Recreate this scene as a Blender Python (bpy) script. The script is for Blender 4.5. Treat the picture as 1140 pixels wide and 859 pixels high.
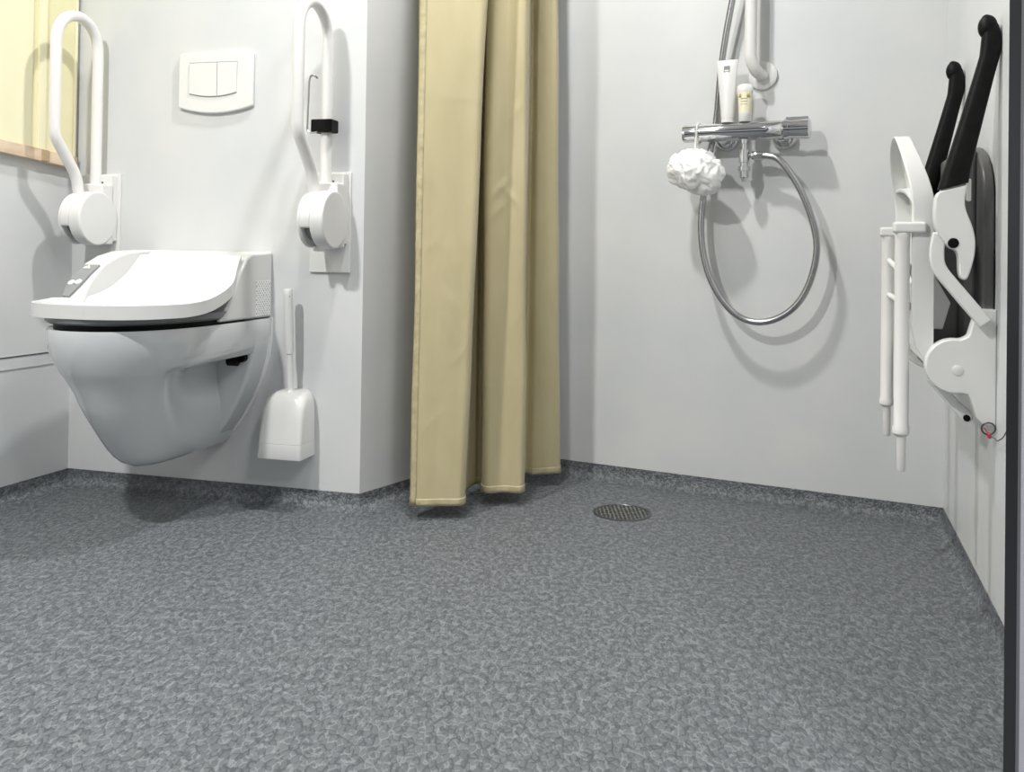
import bpy, bmesh, math, random
from mathutils import Vector, Matrix
random.seed(7)
S = bpy.context.scene
for o in list(bpy.data.objects): bpy.data.objects.remove(o)
C = S.collection
PI = math.pi

# ------------------------------------------------------------------ camera
W_, H_ = 1140., 859.
FPX, CY, ROLL, PITCH, CAMZ = 1000., 268., .0145, .011, .69
cd = bpy.data.cameras.new('camera'); cam = bpy.data.objects.new('camera', cd); C.objects.link(cam)
cd.sensor_width = 36; cd.sensor_fit = 'HORIZONTAL'; cd.lens = 36*FPX/W_
cd.shift_y = -(H_/2-CY)/W_
cd.clip_start = .05
cam.matrix_world = Matrix.Translation((0, 0, CAMZ)) @ Matrix.Rotation(PI/2+PITCH, 4, 'X') @ Matrix.Rotation(ROLL, 4, 'Z')
S.camera = cam

# ------------------------------------------------------------------ exposure, world, lamps
S.view_settings.view_transform = 'Standard'; S.view_settings.look = 'None'
S.view_settings.gamma = 1; S.view_settings.use_curve_mapping = False
S.view_settings.exposure = 0.0
w = bpy.data.worlds.new('world'); S.world = w; w.use_nodes = True
wn = w.node_tree; wtc = wn.nodes.new('ShaderNodeTexCoord'); wsx = wn.nodes.new('ShaderNodeSeparateXYZ'); wr = wn.nodes.new('ShaderNodeValToRGB')
wn.links.new(wtc.outputs['Generated'], wsx.inputs[0]); wmr = wn.nodes.new('ShaderNodeMapRange'); wmr.inputs[1].default_value = -1; wn.links.new(wsx.outputs['Z'], wmr.inputs[0]); wn.links.new(wmr.outputs[0], wr.inputs[0])
wr.color_ramp.elements[0].position = .47; wr.color_ramp.elements[0].color = (.10, .105, .11, 1)   # made-up surroundings, dark below and pale above, for contrast in the chrome
wr.color_ramp.elements[1].position = .52; wr.color_ramp.elements[1].color = (.93, .97, 1, 1)
for p_, c_ in ((.56, (.93, .97, 1, 1)), (.60, (.16, .17, .18, 1)), (.68, (.16, .17, .18, 1)), (.72, (1, 1.02, 1.04, 1))):  # dark band added so the chrome has something dark to reflect
    wr.color_ramp.elements.new(p_).color = c_
wn.links.new(wr.outputs[0], wn.nodes['Background'].inputs[0]); wn.nodes['Background'].inputs[1].default_value = .58
CEIL = 2.42
LAMPS = [  # x, y, z, radius, watts, colour
    (-.13, 1.90, CEIL-.045, .055, 25, (1, .985, .96)),
    (-1.25, .62, CEIL-.045, .06, 59, (1, .985, .95)),
    (.62, .55, CEIL-.045, .14, 11, (1, .99, .97)),  # unseen fill lamp, added inside the doorway
    (.85, -.45, CEIL-.045, .14, 22, (1, .99, .98)),  # unseen lamp, added to brighten the jamb and fill from the front
]

# ------------------------------------------------------------------ materials
def mat(name, col, rough=.5, metal=0, coat=0, spec=.5, **k):
    m = bpy.data.materials.new(name); m.use_nodes = True
    b = m.node_tree.nodes['Principled BSDF']
    b.inputs['Base Color'].default_value = (*col, 1); b.inputs['Roughness'].default_value = rough
    b.inputs['Metallic'].default_value = metal; b.inputs['Coat Weight'].default_value = coat
    b.inputs['Coat Roughness'].default_value = .05
    b.inputs['Specular IOR Level'].default_value = spec
    return m
def nd(m, t, **k):
    n = m.node_tree.nodes.new(t)
    for a, v in k.items():
        if a.startswith('i_'): n.inputs[int(a[2:])].default_value = v
        else: setattr(n, a, v)
    return n
def lk(m, a, b): m.node_tree.links.new(a, b)
def bs(m): return m.node_tree.nodes['Principled BSDF']
def noisy(m, c1, c2, scale, detail=4, p0=.35, p1=.65, bump=0, bscale=None, dist=0.002, stretch=(1,1,1)):
    tc = nd(m, 'ShaderNodeTexCoord'); mp = nd(m, 'ShaderNodeMapping'); mp.inputs['Scale'].default_value = stretch
    lk(m, tc.outputs['Object'], mp.inputs[0])
    n = nd(m, 'ShaderNodeTexNoise'); n.inputs['Scale'].default_value = scale; n.inputs['Detail'].default_value = detail
    lk(m, mp.outputs[0], n.inputs['Vector'])
    r = nd(m, 'ShaderNodeValToRGB'); r.color_ramp.elements[0].position = p0; r.color_ramp.elements[1].position = p1
    r.color_ramp.elements[0].color = (*c1, 1); r.color_ramp.elements[1].color = (*c2, 1)
    lk(m, n.outputs['Fac'], r.inputs[0]); lk(m, r.outputs[0], bs(m).inputs['Base Color'])
    if bump:
        n2 = nd(m, 'ShaderNodeTexNoise'); n2.inputs['Scale'].default_value = bscale or scale; n2.inputs['Detail'].default_value = 3
        lk(m, mp.outputs[0], n2.inputs['Vector'])
        bu = nd(m, 'ShaderNodeBump'); bu.inputs['Strength'].default_value = bump; bu.inputs['Distance'].default_value = dist
        lk(m, n2.outputs['Fac'], bu.inputs['Height']); lk(m, bu.outputs[0], bs(m).inputs['Normal'])
    return m

M = {}
M['wall'] = noisy(mat('wall_vinyl', (.7, .7, .7), .42, spec=.4), (.61, .63, .64), (.675, .68, .675), 3.5, 6, .32, .68, bump=.25, bscale=7, dist=.004)
M['wall_trim'] = mat('wall_joint', (.45, .46, .47), .5)
M['joint_dark'] = mat('joint_dark', (.06, .06, .065), .6)
M['ceiling'] = noisy(mat('ceiling_paint', (.8, .8, .8), .8), (.78, .78, .77), (.8, .8, .79), 30)
M['ceramic'] = mat('glazed_ceramic', (.60, .625, .635), .05, coat=.8)
M['white'] = mat('white_plastic', (.74, .74, .727), .28)
M['lid'] = mat('white_lid', (.655, .657, .652), .25)
M['white_rail'] = mat('white_coated_steel', (.76, .752, .74), .3)
M['white_seat'] = mat('white_seat_plastic', (.76, .765, .75), .32)
M['seat_gray'] = mat('seat_underside', (.2, .205, .21), .35)
M['panel_gray'] = mat('panel_gray', (.26, .27, .28), .35)
M['slot'] = mat('slot_dark', (.06, .06, .055), .6)
M['black'] = mat('black_plastic', (.002, .002, .002), .5, spec=.15)
M['black_pad'] = noisy(mat('black_pad', (.012, .012, .012), .5, spec=.15), (.004, .004, .004), (.007, .007, .007), 60)
M['dark_pad'] = noisy(mat('dark_gray_pad', (.05, .05, .052), .38), (.09, .09, .088), (.105, .105, .102), 25)
M['chrome'] = mat('chrome', (.66, .66, .67), .07, 1)
M['steel'] = mat('brushed_steel', (.5, .5, .5), .3, 1)
M['hose'] = mat('metal_hose', (.45, .45, .46), .25, 1)
M['yellow'] = noisy(mat('pale_yellow_paint', (.8, .75, .5), .45), (.74, .70, .44), (.78, .735, .49), 4)
M['yellow_light'] = mat('pale_yellow_moulding', (.83, .79, .56), .4)
M['wood'] = noisy(mat('pale_wood', (.6, .45, .3), .5), (.62, .46, .33), (.74, .6, .45), 14, stretch=(1, 1, 3))
M['wood_dark'] = mat('brown_block', (.45, .33, .2), .5)
M['red'] = mat('red_cord', (.45, .02, .06), .5)
M['cord'] = mat('cord_gray', (.12, .10, .095), .6)
M['bottle'] = mat('pale_yellow_plastic', (.80, .77, .58), .3)
M['ink'] = mat('gray_print', (.25, .26, .26), .5)
M['ink_olive'] = mat('olive_print', (.42, .38, .12), .5)
M['gasket'] = mat('white_silicone', (.85, .86, .86), .5)
M['frame_dark'] = mat('dark_metal_frame', (.12, .123, .13), .3, .9)
M['frame_edge'] = mat('light_metal_edge', (.42, .42, .43), .3, .7)
M['jamb'] = mat('lilac_white_paint', (.80, .79, .86), .5)
# moulded grille
m = mat('vent_grille', (.7, .71, .70), .4); M['grille'] = m
tc = nd(m, 'ShaderNodeTexCoord'); v = nd(m, 'ShaderNodeTexVoronoi'); v.inputs['Scale'].default_value = 120; v.inputs['Randomness'].default_value = .1
mp = nd(m, 'ShaderNodeMapping'); mp.inputs['Rotation'].default_value = (PI/4, 0, 0); lk(m, tc.outputs['Object'], mp.inputs[0]); lk(m, mp.outputs[0], v.inputs['Vector'])
r = nd(m, 'ShaderNodeValToRGB'); r.color_ramp.elements[0].position = .25; r.color_ramp.elements[1].position = .4
r.color_ramp.elements[0].color = (.22, .22, .22, 1); r.color_ramp.elements[1].color = (.78, .79, .78, 1)
lk(m, v.outputs['Distance'], r.inputs[0]); lk(m, r.outputs[0], bs(m).inputs['Base Color'])
# floor vinyl: grey chips outlined by a fine paler network, slightly embossed
m = mat('floor_vinyl', (.2, .21, .22), .5, spec=.45); M['floor'] = m
tc0 = nd(m, 'ShaderNodeTexCoord'); tc = nd(m, 'ShaderNodeMapping'); tc.inputs['Scale'].default_value = (1, .62, 1); lk(m, tc0.outputs['Object'], tc.inputs[0])
nz = nd(m, 'ShaderNodeTexNoise'); nz.inputs['Scale'].default_value = 60; nz.inputs['Detail'].default_value = 2
lk(m, tc.outputs[0], nz.inputs['Vector'])
mx = nd(m, 'ShaderNodeMixRGB'); mx.blend_type = 'LINEAR_LIGHT'; mx.inputs[0].default_value = .0012
lk(m, tc.outputs[0], mx.inputs[1]); lk(m, nz.outputs['Color'], mx.inputs[2])
ve = nd(m, 'ShaderNodeTexVoronoi', feature='DISTANCE_TO_EDGE'); ve.inputs['Scale'].default_value = 105
lk(m, mx.outputs[0], ve.inputs['Vector'])
vc = nd(m, 'ShaderNodeTexVoronoi', feature='F1'); vc.inputs['Scale'].default_value = 105
lk(m, mx.outputs[0], vc.inputs['Vector'])
sp = nd(m, 'ShaderNodeSeparateColor'); lk(m, vc.outputs['Color'], sp.inputs[0])
cell = nd(m, 'ShaderNodeValToRGB'); cell.color_ramp.elements[0].color = (.104, .114, .125, 1); cell.color_ramp.elements[1].color = (.138, .149, .162, 1)
lk(m, sp.outputs[0], cell.inputs[0])
edge = nd(m, 'ShaderNodeValToRGB'); edge.color_ramp.elements[0].position = .03; edge.color_ramp.elements[1].position = .13
edge.color_ramp.elements[0].color = (1, 1, 1, 1); edge.color_ramp.elements[1].color = (0, 0, 0, 1)
lk(m, ve.outputs['Distance'], edge.inputs[0])
pn = nd(m, 'ShaderNodeTexNoise'); pn.inputs['Scale'].default_value = 90; pn.inputs['Detail'].default_value = 2
lk(m, tc.outputs[0], pn.inputs['Vector'])
pr = nd(m, 'ShaderNodeValToRGB'); pr.color_ramp.elements[0].position = .46; pr.color_ramp.elements[1].position = .56
lk(m, pn.outputs['Fac'], pr.inputs[0])
ec = nd(m, 'ShaderNodeMixRGB'); ec.inputs[1].default_value = (.065, .072, .08, 1); ec.inputs[2].default_value = (.205, .22, .235, 1)
lk(m, pr.outputs[0], ec.inputs[0])
fm = nd(m, 'ShaderNodeMixRGB'); lk(m, edge.outputs[0], fm.inputs[0]); lk(m, cell.outputs[0], fm.inputs[1]); lk(m, ec.outputs[0], fm.inputs[2])
lk(m, fm.outputs[0], bs(m).inputs['Base Color'])
bu = nd(m, 'ShaderNodeBump'); bu.inputs['Strength'].default_value = .8; bu.inputs['Distance'].default_value = .0014
mr = nd(m, 'ShaderNodeMapRange'); mr.inputs[2].default_value = .3; lk(m, ve.outputs['Distance'], mr.inputs[0]); lk(m, mr.outputs[0], bu.inputs['Height']); lk(m, bu.outputs[0], bs(m).inputs['Normal'])
# curtain satin
m = mat('khaki_satin', (.5, .42, .2), .42, spec=.35); M['curtain'] = m
bs(m).inputs['Sheen Weight'].default_value = .25; bs(m).inputs['Sheen Roughness'].default_value = .4
noisy(m, (.48, .42, .25), (.515, .45, .275), 18, 4, bump=.35, bscale=16, dist=.006, stretch=(1, 1, .35))
M['hem'] = noisy(mat('khaki_hem', (.5, .42, .2), .45), (.44, .38, .22), (.52, .46, .29), 60, bump=.6, bscale=70, dist=.003)
# mesh puff
M['puff'] = noisy(mat('puff_mesh', (.9, .9, .89), .6), (.88, .89, .88), (.93, .93, .92), 200, bump=.35, bscale=260, dist=.001)
bs(M['puff']).inputs['Subsurface Weight'].default_value = .8
bs(M['puff']).inputs['Subsurface Radius'].default_value = (.03, .03, .03)
bs(M['puff']).inputs['Subsurface Scale'].default_value = .6

# ------------------------------------------------------------------ helpers
def sm(x, a, b):
    t = max(0., min(1., (x-a)/(b-a))); return t*t*(3-2*t)
class Frame:
    """wall frame: u along the wall, n out of the wall into the room, z up"""
    def __init__(s, a, b):
        s.o = Vector((a[0], a[1], 0)); d = Vector((b[0]-a[0], b[1]-a[1], 0)); s.L = d.length; s.u = d.normalized()
        s.ang = math.atan2(s.u.y, s.u.x); s.n = Vector((s.u.y, -s.u.x, 0))
    def P(s, u, n, z): return s.o + s.u*u + s.n*n + Vector((0, 0, z))
A_ = (-1.272, 2.599); B_ = (-.392, 2.372); C_ = (-.031, 2.898); D_ = (1.120, 2.319); E_ = (.875, 1.588)
d3 = Vector((E_[0]-D_[0], E_[1]-D_[1])).normalized()
E2 = (D_[0]+d3.x*1.29, D_[1]+d3.y*1.29)
L_ = (A_[0]+d3.x*2.3, A_[1]+d3.y*2.3)
F1, F2, F3, F5 = Frame(A_, B_), Frame(C_, D_), Frame(D_, E2), Frame(B_, C_)
F4 = Frame(L_, A_)                       # u runs towards corner A

def empty(name, label, cat, f=None, u=0, n=0, z=0, loc=None, rz=0, group=None):
    o = bpy.data.objects.new(name, None); C.objects.link(o); o.empty_display_size = .05
    o.location = f.P(u, n, z) if f else loc; o.rotation_euler = (0, 0, f.ang if f else rz)
    o['label'] = label; o['category'] = cat
    if group: o['group'] = group
    return o
def finish(name, bm, m, parent=None, bevel=0, seg=3, smooth=35, sub=0, label=None, loc=None, rz=0):
    bmesh.ops.recalc_face_normals(bm, faces=bm.faces)
    me = bpy.data.meshes.new(name); bm.to_mesh(me); bm.free()
    o = bpy.data.objects.new(name, me); C.objects.link(o); me.materials.append(M[m])
    for p in me.polygons: p.use_smooth = True
    me.set_sharp_from_angle(angle=math.radians(smooth))
    if bevel:
        b = o.modifiers.new('bevel', 'BEVEL'); b.width = bevel; b.segments = seg; b.limit_method = 'ANGLE'; b.angle_limit = math.radians(30)
        b.harden_normals = True
    if sub:
        b = o.modifiers.new('sub', 'SUBSURF'); b.levels = sub; b.render_levels = sub
    if parent: o.parent = parent
    if loc: o.location = loc
    if rz: o.rotation_euler = (0, 0, rz)
    if label: o['label'] = label
    return o
# local geometry: every builder takes (u, n, z) relative to the thing's base; mesh y = -n
def V(p, b=(0, 0, 0)): return Vector((p[0]-b[0], -(p[1]-b[1]), p[2]-b[2]))
def box(bm, u0, u1, n0, n1, z0, z1, b=(0, 0, 0)):
    vs = [bm.verts.new(V((u, n, z), b)) for u in (u0, u1) for n in (n0, n1) for z in (z0, z1)]
    for f in ((0, 1, 3, 2), (4, 6, 7, 5), (0, 4, 5, 1), (2, 3, 7, 6), (0, 2, 6, 4), (1, 5, 7, 3)): bm.faces.new([vs[i] for i in f])
def loft(bm, rings, cap=True, closed=True):
    R = [[bm.verts.new(p) for p in r] for r in rings]
    k = len(R[0])
    for a, c in zip(R, R[1:]):
        for i in range(k if closed else k-1):
            j = (i+1) % k
            bm.faces.new((a[i], a[j], c[j], c[i]))
    if cap: bm.faces.new(R[0][::-1]); bm.faces.new(R[-1])
    return R
def prism(bm, pts, axis, a, c, b=(0, 0, 0)):
    """2D outline extruded along 'u','n' or 'z' from a to c"""
    def q(p, t): return V({'u': (t, p[0], p[1]), 'n': (p[0], t, p[1]), 'z': (p[0], p[1], t)}[axis], b)
    loft(bm, [[q(p, a) for p in pts], [q(p, c) for p in pts]])
def spline(P, k=8):
    P = [Vector(p) for p in P]; out = []
    for i in range(len(P)-1):
        p0 = P[i-1] if i else P[i]*2-P[i+1]; p1 = P[i]; p2 = P[i+1]; p3 = P[i+2] if i+2 < len(P) else P[i+1]*2-P[i]
        for j in range(k):
            t = j/k; out.append(.5*((2*p1)+(p2-p0)*t+(2*p0-5*p1+4*p2-p3)*t*t+(3*p1-p0-3*p2+p3)*t**3))
    out.append(P[-1]); return out
def round_path(P, r, k=6):
    """polyline with its corners rounded by radius-ish r"""
    P = [Vector(p) for p in P]; out = [P[0]]
    for a, m_, c in zip(P, P[1:], P[2:]):
        d1 = (a-m_); d2 = (c-m_); t = min(r, d1.length*.48, d2.length*.48); s = m_+d1.normalized()*t; e = m_+d2.normalized()*t
        for i in range(k+1):
            x = i/k; out.append(s*(1-x)**2+m_*2*x*(1-x)+e*x*x)
    out.append(P[-1]); return out
def tube(bm, P, r, seg=16, cap=True, flat=None):
    P = [Vector(p) for p in P]; n = len(P)
    T = [(P[min(i+1, n-1)]-P[max(i-1, 0)]).normalized() for i in range(n)]
    ref = Vector((0, 0, 1)) if abs(T[0].z) < .9 else Vector((1, 0, 0))
    x = T[0].cross(ref).normalized(); rings = []
    for i in range(n):
        x = (x-T[i]*x.dot(T[i])).normalized(); y = T[i].cross(x)
        ri = r[i] if isinstance(r, (list, tuple)) else r
        rings.append([P[i]+x*ri*math.cos(a)+y*ri*math.sin(a) for a in [2*PI*j/seg for j in range(seg)]])
    loft(bm, rings, cap)
def cyl(bm, p, q, r, r2=None, seg=24, b=(0, 0, 0)):
    tube(bm, [V(p, b), V(q, b)], [r, r if r2 is None else r2], seg)
def lathe(bm, p, axis, prof, seg=28, b=(0, 0, 0)):
    """prof: (distance along axis, radius)"""
    p = V(p, b); ax = Vector((axis[0], -axis[1], axis[2])).normalized()
    ref = Vector((0, 0, 1)) if abs(ax.z) < .9 else Vector((1, 0, 0)); x = ax.cross(ref).normalized(); y = ax.cross(x)
    loft(bm, [[p+ax*t+x*r*math.cos(a)+y*r*math.sin(a) for a in [2*PI*j/seg for j in range(seg)]] for t, r in prof])
def arc(cx, cy, r, a0, a1, k=12, ry=None):
    ry = ry or r
    return [(cx+r*math.cos(math.radians(a0+(a1-a0)*i/k)), cy+ry*math.sin(math.radians(a0+(a1-a0)*i/k))) for i in range(k+1)]
def rrect(x0, x1, y0, y1, r, k=5):
    return arc(x1-r, y1-r, r, 0, 90, k)+arc(x0+r, y1-r, r, 90, 180, k)+arc(x0+r, y0+r, r, 180, 270, k)+arc(x1-r, y0+r, r, 270, 360, k)
def NB(): return bmesh.new()
def struct(o): o['kind'] = 'structure'; return o

# ------------------------------------------------------------------ room shell
def wall_mesh(name, f, u0, u1, z0=0, z1=CEIL, thick=.12):
    bm = NB(); box(bm, u0, u1, -thick, 0, z0, z1)
    return struct(finish(name, bm, 'wall', loc=f.o, rz=f.ang))
wall_mesh('wall_back', F1, -.12, F1.L)
wall_mesh('wall_recess', F5, 0, F5.L+.08)
wall_mesh('wall_shower', F2, -.05, F2.L+.12)
wall_mesh('wall_right', F3, 0, F3.L)
wall_mesh('wall_left', F4, 0, F4.L+.02)
# floor with its coved upstand, one vinyl sheet
def offset_poly(P, d):
    out = []
    for i, p in enumerate(P):
        p = Vector(p)
        def nrm(a, b): t = (Vector(b)-Vector(a)).normalized(); return Vector((t.y, -t.x))
        if i == 0: out.append(p+nrm(P[0], P[1])*d)
        elif i == len(P)-1: out.append(p+nrm(P[-2], P[-1])*d)
        else:
            a, b = nrm(P[i-1], P[i]), nrm(P[i], P[i+1]); out.append(p+(a+b)*d/(1+a.dot(b)))
    return out
walls = [L_, A_, B_, C_, D_, E2]
bm = NB(); rows = []
for n, z in [(0.0005, .045), (.0022, .045), (.003, .030), (.006, .018), (.012, .009), (.022, .003), (.036, 0)]:
    rows.append([bm.verts.new((p.x, p.y, z)) for p in offset_poly(walls, n)])
for a, c in zip(rows, rows[1:]):
    for i in range(len(a)-1): bm.faces.new((a[i], a[i+1], c[i+1], c[i]))
ext = [bm.verts.new(p) for p in ((2.2, .9, 0), (2.2, -1.6, 0), (-2.6, -1.6, 0))]
bm.faces.new(rows[-1]+ext)
struct(finish('floor', bm, 'floor', smooth=50))
bm = NB()
cp = [bm.verts.new((x, y, z)) for x, y in ((2.2, 3.2), (2.2, -1.6), (-2.6, -1.6), (-2.6, 3.2)) for z in (CEIL, CEIL+.1)]
bm.faces.new(cp[0::2]); bm.faces.new(cp[1::2])
for i in range(4): j = (i+1) % 4; bm.faces.new((cp[2*i], cp[2*j], cp[2*j+1], cp[2*i+1]))
struct(finish('ceiling', bm, 'ceiling'))
# joint strips along the left wall
uA = F4.L
bm = NB(); box(bm, 0, uA, 0, .0015, .3845, .3875); struct(finish('trim_1', bm, 'joint_dark', loc=F4.o, rz=F4.ang))
bm = NB(); box(bm, 0, uA, 0, .002, .352, .355); box(bm, 0, uA, 0, .0015, .3875, .3885); struct(finish('trim_2', bm, 'wall_trim', loc=F4.o, rz=F4.ang))
# door opening at the right: dark metal frame with a pale edge, painted jamb beyond
fx = Frame((.5515, 1.0), (1.6, 1.0))
bm = NB(); prism(bm, [(0, 0), (.0135, 0), (.041, -.03), (.024, -.03)], 'z', 0, CEIL); struct(finish('trim_3', bm, 'frame_dark', loc=fx.o, rz=fx.ang, bevel=.001))
bm = NB(); prism(bm, [(.0135, -.001), (.0175, -.001), (.045, -.03), (.041, -.03)], 'z', 0, CEIL); struct(finish('trim_4', bm, 'frame_edge', loc=fx.o, rz=fx.ang, bevel=.0008))
bm = NB(); prism(bm, [(.0175, -.003), (1.1, -.003), (1.1, -.08), (.09, -.08)], 'z', 0, CEIL); struct(finish('wall_doorway', bm, 'jamb', loc=fx.o, rz=fx.ang))

# ceiling lamps; the two wide ones are unseen fill, added
for i, (x, y, z, r, wt, col) in enumerate(LAMPS):
    t = empty('ceiling_lamp', ['small round ceiling lamp above the shower curtain', 'small round ceiling lamp at the left, above the toilet side', 'added unseen fill lamp, wide and round, just inside the doorway', 'added unseen fill lamp outside the doorway, behind the dark frame'][i], 'lamp', loc=(x, y, CEIL))
    bm = NB(); lathe(bm, (0, 0, 0), (0, 0, -1), [(0, r+.03), (.02, r+.03), (.03, r+.012), (.03, r), (.012, r)], 40); finish('lamp_rim', bm, 'white', t)
    ld = bpy.data.lights.new('lamp_light', 'AREA'); ld.shape = 'DISK'; ld.size = r*2; ld.energy = wt; ld.color = col
    lo = bpy.data.objects.new('lamp_light', ld); C.objects.link(lo); lo.parent = t; lo.location = (0, 0, -.045)

# ------------------------------------------------------------------ toilet
b = (.46, 0, .15)
t = empty('wall_hung_toilet', 'white wall-hung shower toilet with closed lid and grey control panel, left of the brush', 'toilet', F1, *b)
def contour(wd, nf, n0, p, z, rec=True, K=40, n_back=.01):
    """open-back D outline: left back -> front -> right back"""
    pts = []
    def wadj(n, wv):
        if not rec: return wv
        s = sm(.408-z, 0, .014)*(1-sm(n, .17, .43)); return wv*(1-s*(.22+.33*sm(z, .20, .38)))
    sd = [n_back+(n0-n_back)*i/14 for i in range(14)]
    for n in sd: pts.append((-wd, n))
    for i in range(K+1):
        a = PI*i/K; c_, s_ = math.cos(a), math.sin(a)
        pts.append((-wd*math.copysign(abs(c_)**(2/p), c_), n0+(nf-n0)*abs(s_)**(2/p)))
    for n in reversed(sd): pts.append((wd, n))
    return [(.46+math.copysign(wadj(n, abs(x)), x) if abs(x) > 1e-6 else .46, n) for x, n in pts]
LV = [(.494, .178, .522, .2, 2.4), (.499, .184, .53, .2, 2.4), (.488, .186, .531, .2, 2.4), (.46, .185, .527, .2, 2.4), (.435, .181, .520, .2, 2.35),
      (.412, .176, .510, .19, 2.3), (.404, .173, .506, .18, 2.3), (.398, .171, .503, .18, 2.3), (.39, .168, .498, .18, 2.25), (.375, .162, .489, .17, 2.2), (.35, .153, .474, .16, 2.15), (.32, .145, .462, .14, 2.1), (.29, .136, .445, .12, 2.1),
      (.26, .126, .426, .1, 2.1), (.23, .115, .405, .09, 2.1), (.205, .106, .386, .08, 2.1), (.185, .096, .366, .08, 2.15), (.168, .083, .343, .09, 2.2), (.157, .067, .318, .10, 2.2), (.151, .045, .288, .12, 2.2)]
bm = NB(); loft(bm, [[V((u, n, z), b) for u, n in contour(wd, nf, n0, p, z)] for z, wd, nf, n0, p in LV])
finish('bowl', bm, 'ceramic', t, smooth=60)
def flange(d):
    R = [(.46+.185+d, .50), (.46+.184+d, .44), (.46+.178+d, .395), (.46+.163+d, .34), (.46+.14+d, .285), (.46+.112+d, .235), (.46+.082+d, .195), (.46+.055+d, .170-d), (.46+.03, .164-d)]
    return R+[(.92-u, z) for u, z in reversed(R)]
bm = NB(); prism(bm, flange(-.002), 'n', .004, .085, b); finish('back_plate', bm, 'ceramic', t, bevel=.01, seg=4)
bm = NB(); prism(bm, flange(.003), 'n', .0, .006, b); finish('gasket', bm, 'gasket', t, label='white sealing sheet behind the bowl')
bm = NB(); cyl(bm, (.612, .07, .400), (.612, .10, .400), .012, b=b); cyl(bm, (.58, .105, .393), (.606, .105, .393), .014, b=b); finish('mounting_bolt', bm, 'black', t, label='black mounting bolt')
# dark gap + seat under the lid
bm = NB(); c1 = contour(.172, .515, .2, 2.4, .5, False, n_back=.12)
loft(bm, [[V((u, n, z), b) for u, n in c1] for z in (.497, .513)]); finish('seat_gap', bm, 'black', t, label='black gap under the seat')
bm = NB(); loft(bm, [[V((u, n, z), b) for u, n in contour(wd, nf, .2, 2.5, .5, False, n_back=.12)] for z, wd, nf in ((.511, .176, .522), (.516, .182, .532), (.53, .184, .536))])
finish('seat', bm, 'seat_gray', t, label='dark grey seat underside')
# lid
def lid_z(n):
    K = [(.10, .655), (.13, .648), (.15, .632), (.17, .608), (.20, .585), (.25, .556), (.30, .540), (.34, .532), (.40, .527), (.60, .526)]
    for (a, za), (c, zc) in zip(K, K[1:]):
        if n <= c: x = (n-a)/(c-a); return za+(zc-za)*max(0, x)
    return .526
def lid_zs(n): return sum(lid_z(max(.13, n+d)) for d in (-.02, -.01, 0, .01, .02))/5
ns = [.143+.012*i for i in range(24)]; n0, nf, p = .28, .537, 2.7
ns = [n for n in ns if n < .42]+[n0+(nf-n0)*math.sin(a) for a in [PI/2*(.36+.64*i/22) for i in range(23)] if n0+(nf-n0)*math.sin(a) > .425]
def lid_w(n):
    if n <= n0: return .205
    return .205*max(0, 1-((n-n0)/(nf-n0))**p)**(1/p)
bm = NB(); top, bot = [], []
KU = 28
for n in ns:
    wv = max(lid_w(n), .03); wl = wv-.082*(1-sm(n, .335, .372)); zb = lid_zs(n); th = .031
    wr = wv-.03*(1-sm(n, .14, .24))
    row_t, row_b = [], []
    for j in range(KU+1):
        x = -wl+(wl+wr)*j/KU
        e = min(1, (x+wl)/.03, (wr-x)/.03, max(0, (nf-n))/.03+.0)
        dish = -.012*sm(e, 0, 1)*sm(n, .15, .2)
        row_t.append(bm.verts.new(V((.46+x, n, zb+th+dish), b))); row_b.append(bm.verts.new(V((.46+x, n, zb), b)))
    top.append(row_t); bot.append(row_b)
for G, flip in ((top, 0), (bot, 1)):
    for a, c in zip(G, G[1:]):
        for j in range(KU): bm.faces.new((a[j], a[j+1], c[j+1], c[j]))
for j in range(KU):
    bm.faces.new((top[0][j], top[0][j+1], bot[0][j+1], bot[0][j])); bm.faces.new((top[-1][j], top[-1][j+1], bot[-1][j+1], bot[-1][j]))
for a in (0, KU):
    for i in range(len(ns)-1): bm.faces.new((top[i][a], top[i+1][a], bot[i+1][a], bot[i][a]))
finish('lid', bm, 'lid', t, bevel=.004, seg=3, smooth=30)
# housing behind and beside the lid
bm = NB()
pr = [(.0, .502), (.245, .504), (.225, .53), (.19, .575), (.155, .63), (.125, .662), (.10, .672), (.0, .678)]
prism(bm, pr, 'u', .281, .644, b)
pl = [(.0, .502), (.37, .515), (.358, .555), (.342, .585), (.315, .615), (.28, .643), (.235, .662), (.18, .674), (.1, .678), (.0, .678)]
prism(bm, pl, 'u', .275, .338, b)
finish('housing', bm, 'lid', t, bevel=.007, seg=4)
bm = NB(); box(bm, .6435, .6455, .012, .085, .507, .60, b); finish('vent_grille', bm, 'grille', t, bevel=.004)
# control panel follows the arm's slope
cpn = [(.3555, .562), (.342, .587), (.315, .6165), (.288, .637)]
bm = NB(); R_ = []
for (n, z), (ul, ur) in zip(cpn, ((.281, .300), (.282, .318), (.284, .327), (.287, .331))):
    R_.append((bm.verts.new(V((ul, n+.004, z+.0035), b)), bm.verts.new(V((ur, n+.004, z+.0035), b)), bm.verts.new(V((ur, n-.004, z-.004), b)), bm.verts.new(V((ul, n-.004, z-.004), b))))
for a, c in zip(R_, R_[1:]):
    for i in range(4): bm.faces.new((a[i], a[(i+1) % 4], c[(i+1) % 4], c[i]))
bm.faces.new(R_[0]); bm.faces.new(R_[-1])
cp = finish('control_panel', bm, 'panel_gray', t, label='grey control panel with white buttons')
nrm = (0, .62, .78)
for (uu, n, z) in ((.291, .3385, .595), (.310, .3375, .597)):
    bm = NB(); lathe(bm, (uu, n, z), nrm, [(0, .0085), (.0042, .0085), (.0042, .0045), (.003, .004)], 20, b); finish('button', bm, 'white', cp, label='round white button')
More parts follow.
